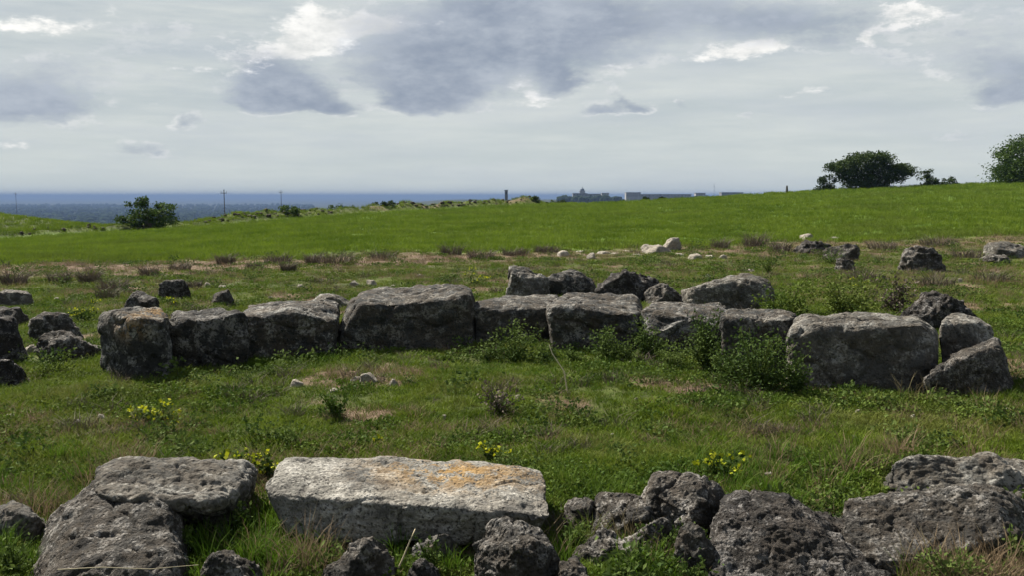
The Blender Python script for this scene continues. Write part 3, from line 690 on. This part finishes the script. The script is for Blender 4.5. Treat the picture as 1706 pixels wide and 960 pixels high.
# ------------------------------------------------------------------ trees and shrubs on the skyline
def tree(name, label, cat, px, ybase, wpx, hpx, Y, mat, n, leaf, seed, shape='round', group=None, clumps=40, lowest=.12, trunk=.12, custom=None):
    g = np.random.default_rng(seed); x = at_depth(px, ybase, Y)[0]; z = gz(x, Y) - .05; k = Y / FPX
    W, Hh = wpx * k / 2, hpx * k
    e = empty(name, (x, Y, z)); br = []; cs = []
    for i_ in range(clumps):
        a = g.uniform(0, 6.283); rr = math.sqrt(g.uniform(0, 1)); q = g.uniform(0, 1)
        if shape == 'round': zz = lowest + (1 - lowest) * q * math.sqrt(max(1 - rr ** 2.4, .03)); wr = rr * (1 if zz > .2 else .85)
        elif shape == 'vase': zz = lowest + q * (.78 * (1 - rr ** 3) + .15) ; zz = max(zz, rr * .35); wr = rr * (.55 + .45 * min(zz / .5, 1))
        else: zz = q * (1 - rr * .5); wr = rr
        cs.append((wr * W * math.cos(a) * .9, wr * W * math.sin(a) * .9, zz * Hh * .93))
    if custom:
        cs = [(cx_ * W, g.uniform(-.5, .5) * W * .8, cz_ * Hh) for cx_, cz_ in custom for _ in range(3)]
    cs = np.array(cs); clumps = len(cs)
    for c_ in cs[:: max(1, clumps // 22)]:
        mid = c_ * np.array([.35, .35, .55]); br.append(tube([(0, 0, 0), mid * .5, mid, c_], trunk * .5 * Hh * .12 + .02, .012, 5))
    v, f = join([tube([(0, 0, -.1), (.05 * W, 0, Hh * .2), (0, .03 * W, Hh * .42)], trunk * Hh * .35 + .02, trunk * Hh * .2, 8)] + br)
    mesh_obj('trunk', v, f, M_bark, e)
    per = n // clumps; cr = (.1 if custom else .135) * (W * W * Hh) ** (1 / 3)
    P = np.concatenate([c_ + np.clip(g.normal(0, 1, (per, 3)), -1.5, 1.5) * cr * g.uniform(.55, 1.2) * np.array([1.15, 1.15, .75]) for c_ in cs])
    P[:, 2] = np.maximum(P[:, 2], .05)
    v, f = leaves(P, leaf, g, .6, .3); mesh_obj('crown', v, f, mat, e, smooth=False)
    return tag(e, label, cat, group)
TG = 'trees and bushes along the skyline'
tree('tree', 'wide spreading dark tree on the skyline with a bushy flat crown', 'tree', 1447, 308, 130, 58, 98, M_tree, 22000, .22, 501, 'vase', TG, 75, .1, custom=[
    (-.98, .62), (-.85, .55), (-.72, .70), (-.62, .48), (-.55, .78), (-.45, .60), (-.40, .30), (-.30, .92), (-.28, .72), (-.25, .45), (-.2, .15), (-.12, .85), (-.1, .6), (-.05, .3), (0, .08), (.03, .92), (.08, .7), (.1, .45),
    (.2, .2), (.22, .86), (.28, .6), (.36, .95), (.42, .86), (.38, .4), (.45, .65), (.5, .28), (.58, .55), (.68, .62), (.75, .42), (.84, .55), (.95, .60), (.99, .5), (-.45, .15), (.35, .1), (-.7, .35), (.66, .3)])
tree('tree', 'large dense rounded tree rising from the top of the field', 'tree', 1722, 300, 150, 80, 96, M_treey, 26000, .24, 502, 'round', TG, 120, .02)
tree('bush', 'small domed bush beside the wide spreading tree', 'bush', 1376, 316, 42, 28, 98, M_tree, 2400, .18, 503, 'round', TG, 24, .0)
tree('bush', 'upright small dark bush in the gap between the two trees', 'bush', 1546, 304, 32, 30, 98, M_tree, 1800, .18, 504, 'round', TG, 20, .0)
tree('bush', 'lowest little bush on the skyline beside the large dense tree', 'bush', 1581, 303, 26, 21, 98, M_tree, 1200, .16, 505, 'round', TG, 14, .0)
tree('shrub', 'ragged green shrub with dark upright fronds beside the rubble bank', 'shrub', 248, 378, 92, 52, 61, M_treey, 4600, .17, 506, 'vase', None, 34, .05, custom=[
    (-.9, .35), (-.75, .28), (-.55, .82), (-.5, .4), (-.4, .55), (-.3, .2), (-.1, .95), (-.05, .8), (-.05, .6), (-.1, .4), (0, .2), (.15, .5), (.2, .3), (.35, .75), (.4, .55), (.5, .35), (.75, .72), (.7, .5), (.85, .3), (.45, .15), (-.6, .15)])
for q, (px, yb, wp, hp, Y, lb) in enumerate([(893, 333, 24, 14, 93, 'small dark bush beyond the mound'), (930, 332, 28, 10, 97, 'low bush beside the domed church'), (1076, 327, 12, 8, 97, 'tiny bush at the crest before the pale building'),
                                          (1104, 325, 14, 7, 97, 'tiny bush at the crest before the long low building'), (570, 352, 60, 12, 78, 'low green bramble on the rubble bank'), (640, 348, 50, 10, 81, 'dark low bramble on the rubble bank'), (480, 362, 40, 14, 72, 'dull bramble at the start of the rubble bank')]):
    tree('bush', lb, 'bush', px, yb, wp, hp, Y, M_tree if 'dark' in lb or q < 4 else M_treey, 900, .15, 520 + q, 'round', 'low bushes at the crest of the field', 14, 0)
# rubble bank and mound stones beyond the field
def rubble(label, ua, ub, n, s0, s1, seed, off=(1.2, 4.2), hump=.12):
    g = np.random.default_rng(seed); V0, F0 = cube_grid(3); vs_ = []; fs = []
    for i_ in range(n):
        u = g.uniform(ua, ub); yc = np.interp(u, U, YC); Y = yc + g.uniform(*off); X = u * Y
        s = g.uniform(s0, s1); P = V0 / (np.abs(V0) ** 3).sum(1)[:, None] ** (1 / 3) * g.uniform(.6, 1.2, 3) * s / 2
        P = P * (1 + g.normal(0, .13, (len(P), 1))); a = g.uniform(0, 6.28); c_, s_ = math.cos(a), math.sin(a)
        P = np.stack([P[:, 0] * c_ - P[:, 1] * s_, P[:, 0] * s_ + P[:, 1] * c_, P[:, 2] * .7], 1)
        vs_.append(P + np.array([X, Y, gz(X, Y) + g.uniform(-.05, hump)])); fs.append(F0 + i_ * len(V0))
    V = np.concatenate(vs_); org = np.array([V[:, 0].mean(), V[:, 1].mean(), V[:, 2].min()]); e = empty('rubble_bank', org)
    o = mesh_obj('stones', V, np.concatenate(fs), M_rub, e, smooth=False, origin=org); o.location = (0, 0, 0); o['kind'] = 'stuff'
    tag(e, label, 'bank')
M_rub = stone_mat('field_rubble', (.055, .045, .034), (.14, .11, .08), (.25, .21, .16), .5, .6, 0, f=2)
rubble('low bank of reddish rubble along the far edge of the field', -.34, -.20, 90, .15, .36, 1)
rubble('long heap of pale and reddish rubble below the small square tower', -.13, .04, 90, .15, .38, 2)
rubble('line of dark stones at the foot of the grassy mound', -.60, -.36, 40, .12, .3, 3, (.6, 2.2))

# ------------------------------------------------------------------ far things: poles, town, woodland, haze
def box(c, s):
    x, y, z = c; a, bq, h = s[0] / 2, s[1] / 2, s[2]
    V = [(x + i_ * a, y + j_ * bq, z + k_ * h) for k_ in (0, 1) for j_ in (-1, 1) for i_ in (-1, 1)]
    return np.array(V), [(0, 2, 3, 1), (4, 5, 7, 6), (0, 1, 5, 4), (1, 3, 7, 5), (3, 2, 6, 7), (2, 0, 4, 6)]
def flat_mat(name, c1, c2, sc=.4):
    m, t, b, _ = material(name, .9); t.nt.links.new(t.mix(t.noise(S(t.nt, t.n('ShaderNodeTexCoord').outputs['Object']), sc, 5, .6).step(.35, .65), c1, c2).k, b.inputs['Base Color']); return m
M_wood = flat_mat('pole_wood', (.05, .045, .04), (.09, .08, .07), 3)
M_plas = flat_mat('pale_plaster', (.20, .195, .185), (.28, .27, .255)); M_grey = flat_mat('grey_plaster', (.13, .135, .14), (.2, .2, .2)); M_tuf = flat_mat('grey_tuff', (.10, .105, .11), (.17, .17, .17))
M_dome = flat_mat('dome_lead', (.09, .11, .13), (.15, .17, .19)); M_win = flat_mat('window_glass', (.02, .025, .03), (.05, .055, .06))
for px, yt, Y, lb in [(373, 315, 210, 'tall dark utility pole beyond the rubble bank'), (468, 316, 330, 'thin distant utility pole seen against the plain'), (26, 320, 520, 'faint utility pole behind the grassy mound')]:
    top = at_depth(px, yt, Y); z0 = gz(top[0], Y); e = empty('utility_pole', (top[0], Y, z0)); hh = top[2] - z0
    v, f = tube([(0, 0, -.3), (0, 0, hh * .5), (0, 0, hh)], .15, .09, 8); mesh_obj('post', v, f, M_wood, e)
    v, f = box((0, -.2, hh - .9), (1.5, .1, .12)); mesh_obj('crossarm', v, f, M_wood, e, smooth=False)
    for s_ in (-.6, 0, .6):
        v, f = tube([(s_, -.2, hh - .74), (s_, -.2, hh - .52), (s_, -.2, hh - .42)], .07, .05, 6); mesh_obj('insulator', v, f, M_plas, e)
    tag(e, lb, 'utility pole', 'utility poles on the plain')
def building(name, label, px0, px1, yt, Y, mat, dp=16, storeys=3, cols=6, parapet=.8, group='buildings of the far town'):
    a, c_ = at_depth(px0, yt, Y), at_depth(px1, yt, Y); x = (a[0] + c_[0]) / 2; wd = c_[0] - a[0]; z0 = gz(x, Y) - .5; hh = a[2] - z0
    e = empty(name, (x, Y, z0)); v, f = box((0, 0, 0), (wd, dp, hh)); mesh_obj('wall', v, f, mat, e, smooth=False)
    v, f = box((0, 0, hh + .01), (wd + .6, dp + .6, parapet)); mesh_obj('roof', v, f, M_grey, e, smooth=False)
    for r_ in range(storeys):
        for q in range(cols):
            v, f = box((-wd / 2 + wd * (q + .5) / cols, -dp / 2 - .03, hh - 2.6 - r_ * 3.2), (min(1.3, wd / cols * .5), .12, 1.6)); mesh_obj('window', v, f, M_win, e, smooth=False)
    tag(e, label, 'building', group); return e, hh, wd
building('tower', 'small square tower rising behind the rubble heap', 841, 846, 317, 640, M_tuf, 3, 1, 1, .5, None)
building('building', 'pale block building highest in the far town', 1042, 1066, 320.5, 1500, M_plas, 18, 2, 7)
building('building', 'long low grey building beside the pale block', 1066, 1150, 323.5, 1550, M_grey, 18, 1, 14)
building('building', 'flat grey building beyond the thin mast', 1200, 1236, 320.5, 1500, M_tuf, 18, 2, 8)
building('building', 'low white house among the trees near the mast', 1158, 1174, 321.5, 1480, M_plas, 12, 1, 4)
building('building', 'low grey house beside the domed church', 978, 1000, 323, 1550, M_grey, 14, 1, 5)
building('building', 'small pale house between the church and the pale block', 1002, 1014, 321.5, 1600, M_plas, 12, 1, 3)
building('building', 'wide dark house before the domed church', 954, 978, 322, 1520, M_tuf, 14, 1, 5)
# domed church
tp = at_depth(970, 312, 1540); z0 = gz(tp[0], 1540) - .5; hh = tp[2] - z0
e = empty('church', (tp[0], 1540, z0)); v, f = box((0, 0, 0), (9, 9, hh - 5)); mesh_obj('wall', v, f, M_grey, e, smooth=False)
def lathe(prof, n=14):
    V = [(r * math.cos(6.2832 * k / n), r * math.sin(6.2832 * k / n), z) for r, z in prof for k in range(n)]
    return np.array(V), [(i_ * n + k, i_ * n + (k + 1) % n, (i_ + 1) * n + (k + 1) % n, (i_ + 1) * n + k) for i_ in range(len(prof) - 1) for k in range(n)]
v, f = lathe([(3.6, hh - 5), (3.6, hh - 3.6), (3.4, hh - 2.6), (2.6, hh - 1.6), (1.2, hh - 1.0), (.7, hh - .9), (.7, hh - .2), (.05, hh + 1.6)]); mesh_obj('dome', v, f, M_dome, e)
tag(e, 'church with a small pointed dome in the far town', 'church')
tp = at_depth(1190, 304, 1450); z0 = gz(tp[0], 1450); e = empty('mast', (tp[0], 1450, z0)); v, f = tube([(0, 0, 0), (0, 0, (tp[2] - z0) / 2), (0, 0, tp[2] - z0)], .30, .16, 6); mesh_obj('pole', v, f, M_grey, e)
v, f = box((0, 0, (tp[2] - z0) * .8), (1.6, .4, .5)); mesh_obj('antenna', v, f, M_grey, e, smooth=False); tag(e, 'very thin mast standing above the far town', 'mast')
tp = at_depth(1311, 311, 97); zz = gz(tp[0], 97); e = empty('post', (tp[0], 97, zz)); v, f = tube([(0, 0, -.1), (.02, 0, .35), (0, 0, tp[2] - zz + .15)], .16, .09, 7); mesh_obj('shaft', v, f, M_wood, e)
tag(e, 'short stubby post at the crest of the field', 'post')
# woodland on the plain and in the town
def woods(name, label, n, gen, s0, s1, seed):
    g = np.random.default_rng(seed); V0, F0 = cube_grid(2); V0 = V0 / np.linalg.norm(V0, axis=1, keepdims=True); vs_ = []; fs = []
    for i_ in range(n):
        x, y = gen(g); s = g.uniform(s0, s1); P = V0 * (1 + g.normal(0, .16, (len(V0), 1))) * s * np.array([.6, .6, .5]) * g.uniform(.7, 1.2, 3)
        vs_.append((x, y, s, P))
    zs = H(np.array([q[0] for q in vs_]), np.array([q[1] for q in vs_]))
    V = np.concatenate([P + np.array([x, y, z + s * .35]) for (x, y, s, P), z in zip(vs_, zs)])
    o = mesh_obj(name, V, np.concatenate([F0 + i_ * len(V0) for i_ in range(n)]), M_woods); tag(o, label, 'woodland', kind='stuff')
def gplain(g):
    y = 1100 * (5.5 / 1.1) ** g.uniform(); return g.uniform(-.75, -.22) * y, y
woods('far_woodland', 'dark olive woodland scattered over the distant plain', 5200, gplain, 8, 17, 3)
def gtown(g):
    y = g.uniform(1300, 1420); return g.choice([.062, .078, .098, .115, .205, .215, .232, .245]) * y + g.normal(0, 7), y
woods('town_trees', 'blurred dark trees between the houses of the far town', 200, gtown, 6, 12.5, 4)

# ------------------------------------------------------------------ grass, herbs and the crop (nobody could count them)
protos = {}
def proto(kind, q, V, F, mat):
    me = bpy.data.meshes.new('tuft_' + kind); me.from_pydata(np.asarray(V).tolist(), [], F); me.materials.append(mat)
    protos.setdefault(kind, []).append(bpy.data.objects.new('tuft_' + kind, me))
for q in range(3):
    g = np.random.default_rng(60 + q)
    proto('short', q, *blades(44, .075, .014, .052, .0045, 1.0, 2, g), M_grass)
    proto('mid', q, *blades(34, .06, .025, .075, .004, .7, 2, g), M_tall)
    proto('tall', q, *blades(34, .07, .10, .22, .005, .6, 3, g), M_tall)
    proto('dry', q, *blades(26, .07, .018, .07, .003, 1.0, 2, g), M_dry)
    proto('drytall', q, *blades(30, .08, .08, .24, .0035, .7, 3, g), M_dry)
    P = np.stack([g.normal(0, .05, 70), g.normal(0, .05, 70), g.uniform(.005, .10, 70)], 1)
    v, f = leaves(P, .028, g, .6, .5); proto('weed', q, v, [tuple(int(x) for x in r_) for r_ in f], M_shrub)
    proto('scrub', q, *blades(40, .06, .03, .12, .0035, 1.1, 2, g), M_twig)
    proto('wheat', q, *blades(22, .12, .10, .18, .010, .5, 2, g), M_wheat)
    P = np.stack([g.normal(0, .045, 80), g.normal(0, .045, 80), g.uniform(.004, .035, 80)], 1)
    v, f = leaves(P, .019, g, .75, .25); proto('herb', q, v, [tuple(int(x) for x in r_) for r_ in f], M_herb)
def scatter(name, label, kind, X, Y, scale, seed):
    g = np.random.default_rng(seed); keep = np.ones(len(X), bool)
    for x0, x1, y0, y1, quad in FOOT:
        c = np.nonzero((X > x0) & (X < x1) & (Y > y0) & (Y < y1))[0]
        if not len(c): continue
        ins = np.ones(len(c), bool)
        for k in range(4):
            a, b_ = quad[k], quad[(k + 1) % 4]
            ins &= ((b_[0] - a[0]) * (Y[c] - a[1]) - (b_[1] - a[1]) * (X[c] - a[0])) > .0
        keep[c[ins]] = False
    X, Y, scale = X[keep], Y[keep], scale[keep]; Z = H(X, Y) - .004
    me = bpy.data.meshes.new(name); n = len(X); me.vertices.add(n); me.vertices.foreach_set('co', np.stack([X, Y, Z], 1).astype(np.float32).ravel())
    for an, ty, val in (('scl', 'FLOAT', scale), ('ang', 'FLOAT', g.uniform(0, 6.283, n)), ('tlt', 'FLOAT', g.normal(0, .12, n)), ('idx', 'INT', g.integers(0, 3, n))):
        at = me.attributes.new(an, ty, 'POINT'); at.data.foreach_set('value', val.astype(np.int32 if ty == 'INT' else np.float32))
    o = bpy.data.objects.new(name, me); COL.objects.link(o)
    ng = bpy.data.node_groups.new(name, 'GeometryNodeTree')
    ng.interface.new_socket('Geometry', in_out='INPUT', socket_type='NodeSocketGeometry'); ng.interface.new_socket('Geometry', in_out='OUTPUT', socket_type='NodeSocketGeometry')
    nd, lk = ng.nodes, ng.links; gi = nd.new('NodeGroupInput'); go = nd.new('NodeGroupOutput'); ip = nd.new('GeometryNodeInstanceOnPoints')
    gt = nd.new('GeometryNodeGeometryToInstance')
    for p in reversed(protos[kind]):
        oi = nd.new('GeometryNodeObjectInfo'); oi.inputs[0].default_value = p; lk.new(oi.outputs['Geometry'], gt.inputs[0])
    def na(nm, ty):
        x = nd.new('GeometryNodeInputNamedAttribute'); x.data_type = ty; x.inputs[0].default_value = nm; return x.outputs[0]
    cx = nd.new('ShaderNodeCombineXYZ'); lk.new(na('tlt', 'FLOAT'), cx.inputs[0]); lk.new(na('ang', 'FLOAT'), cx.inputs[2])
    lk.new(gi.outputs[0], ip.inputs['Points']); lk.new(gt.outputs[0], ip.inputs['Instance']); ip.inputs['Pick Instance'].default_value = True
    lk.new(na('idx', 'INT'), ip.inputs['Instance Index']); lk.new(cx.outputs[0], ip.inputs['Rotation']); lk.new(na('scl', 'FLOAT'), ip.inputs['Scale'])
    lk.new(ip.outputs[0], go.inputs[0])
    md = o.modifiers.new('tufts', 'NODES'); md.node_group = ng
    tag(o, label, 'grass', kind='stuff')
def wedge(n, y0, y1, g, wide=.68, power=1.0):
    """points spread over the meadow, thinning with distance"""
    y = y0 * (y1 / y0) ** (g.uniform(0, 1, n) ** power); return g.uniform(-1, 1, n) * (wide * y + .6), y
g = np.random.default_rng(91)
def pick(X, Y, prob):
    m = g.uniform(0, 1, len(X)) < prob; return X[m], Y[m]
def meadow_only(X, Y): return 1 - field_mask(X, Y)
X, Y = wedge(90000, 2.4, 31, g); n1 = fbm2(X, Y, .9, 3, 3.0); so = soil_mask(X, Y)
x, y = pick(X, Y, meadow_only(X, Y) * (1 - .9 * so) * np.clip(.75 + .8 * n1, .25, 1) * (1 - .35 * sstep(12, 20, Y)))
scatter('grass', 'short green meadow grass between the stones', 'short', x, y, (.8 + .035 * y) * g.uniform(.5, 1.3, len(x)), 1)
X, Y = wedge(26000, 2.4, 30, g); n2 = fbm2(X, Y, .55, 3, 6.0)
x, y = pick(X, Y, meadow_only(X, Y) * sstep(-.05, .35, n2) * (1 - .8 * soil_mask(X, Y)))
scatter('meadow_grass', 'longer green grass in patches over the meadow', 'mid', x, y, (.7 + .02 * y) * g.uniform(.5, 1.3, len(x)), 2)
X, Y = wedge(22000, 2.4, 31, g); n3 = fbm2(X, Y, .6, 3, 12.0)
x, y = pick(X, Y, meadow_only(X, Y) * np.clip(sstep(.10, .5, n3) + .7 * soil_mask(X, Y) + .75 * sstep(11, 20, Y), 0, 1))
scatter('dry_grass', 'dry brown grass in patches over the meadow', 'dry', x, y, (.8 + .04 * y) * g.uniform(.6, 1.4, len(x)), 3)
X, Y = wedge(36000, 2.4, 26, g); n4 = fbm2(X, Y, .8, 3, 21.0)
x, y = pick(X, Y, meadow_only(X, Y) * sstep(.0, .4, n4) * .65)
scatter('ground_herbs', 'small broad leaved herbs growing through the meadow', 'herb', x, y, (.8 + .04 * y) * g.uniform(.6, 1.4, len(x)), 4)
X, Y = wedge(4500, 2.6, 27, g); x, y = pick(X, Y, meadow_only(X, Y) * sstep(.12, .4, fbm2(X, Y, 1.1, 3, 41.0)))
scatter('rough_weeds', 'dark rough weeds dotted through the meadow', 'weed', x, y, (.8 + .03 * y) * g.uniform(.5, 1.5, len(x)), 11)
X, Y = wedge(4000, 4, 28, g); x, y = pick(X, Y, meadow_only(X, Y) * sstep(.15, .4, fbm2(X, Y, 1.3, 3, 47.0)))
scatter('brown_scrub', 'dead brown scrub dotted through the meadow', 'scrub', x, y, (.8 + .04 * y) * g.uniform(.5, 1.4, len(x)), 12)
# tall grass clumps by stones
xs, ys = [], []
for px, py, rx, ry, n in [(440, 925, .16, .16, 70), (470, 880, .08, .12, 26), (350, 905, .12, .1, 18), (985, 830, .12, .2, 24), (1220, 820, .2, .2, 30), (1640, 930, .25, .2, 50), (1550, 960, .3, .12, 40), (1130, 930, .2, .15, 34), (1210, 940, .1, .12, 20),
                          (230, 830, .2, .25, 30), (100, 820, .35, .3, 50), (20, 930, .25, .2, 36), (330, 960, .15, .1, 24), (545, 604, .12, .06, 14), (1420, 668, .6, .08, 16), (1650, 668, .4, .1, 12),
                          (740, 950, .12, .08, 16), (950, 940, .15, .12, 20), (1480, 500, 1.2, .8, 60), (1350, 490, 1., .6, 50), (100, 650, .6, .2, 40), (180, 620, .25, .2, 20), (1680, 620, .4, .6, 40), (1080, 960, .2, .1, 24), (1330, 790, .4, .3, 30), (1010, 900, .06, .1, 8)]:
    c = ground_at(px, py); xs.append(c[0] + g.normal(0, rx, n)); ys.append(c[1] + g.normal(0, ry, n))
x, y = np.concatenate(xs), np.concatenate(ys)
scatter('tall_grass', 'tall green grass clumps growing against the stones', 'tall', x, y, g.uniform(.3, .85, len(x)) * np.where(y > 6, .75, 1), 5)
xs, ys = [], []
for px, py, rx, ry, n in [(1160, 905, .12, .05, 16), (1130, 900, .15, .08, 14), (1060, 890, .12, .08, 14), (1480, 955, .2, .06, 22), (1560, 970, .25, .08, 34), (1650, 985, .2, .1, 34), (1380, 800, .2, .2, 5), (1330, 800, .2, .2, 4), (1580, 770, .3, .1, 12), (1440, 790, .15, .2, 5),
                          (250, 830, .2, .2, 18), (215, 800, .1, .3, 12), (1000, 930, .15, .1, 10), (470, 945, .2, .1, 14), (1680, 700, .5, .6, 30), (1560, 480, 1.5, .8, 50), (1460, 500, 1., .5, 30), (40, 880, .3, .2, 10)]:
    c = ground_at(px, py); xs.append(c[0] + g.normal(0, rx, n)); ys.append(c[1] + g.normal(0, ry, n))
x, y = np.concatenate(xs), np.concatenate(ys)
scatter('dry_tall_grass', 'tall dry grass around the rocks', 'drytall', x, y, g.uniform(.5, 1.2, len(x)), 8)
X, Y = wedge(90000, 20, 112, g, .75, .9); x, y = pick(X, Y, field_mask(X, Y) * np.clip(.8 + 1.1 * fbm2(X, Y, .35, 4, 31.0), .25, 1))
scatter('crop', 'bright green young crop covering the field', 'wheat', x, y, (.75 + .011 * y) * g.uniform(.8, 1.25, len(x)), 6)
X, Y = wedge(90000, 48, 112, g, .75); u, yc, _ = crest(X, Y); x, y = pick(X, Y, ((Y > yc + .8) & (Y < yc + 22)) * (1 - .6 * soil_mask(X, Y)) * (u < .07))
scatter('bank_grass', 'rough grass on the mound and banks beyond the field', 'wheat', x, y, g.uniform(.7, 1.9, len(x)), 7)

# ------------------------------------------------------------------ air
hm = bpy.data.materials.new('haze_air'); hm.use_nodes = True; t = T(hm.node_tree)
pv = t.n('ShaderNodeVolumePrincipled'); pv.inputs['Color'].default_value = (.145, .215, .36, 1); pv.inputs['Density'].default_value = 1.8e-4; pv.inputs['Anisotropy'].default_value = 0
t.nt.links.new(pv.outputs[0], t.n('ShaderNodeOutputMaterial').inputs['Volume'])
v, f = box((0, 0, -60), (124000, 124000, 86)); tag(mesh_obj('haze', v, f, hm, smooth=False), 'thin blue haze over the distant plain', 'haze', kind='stuff')
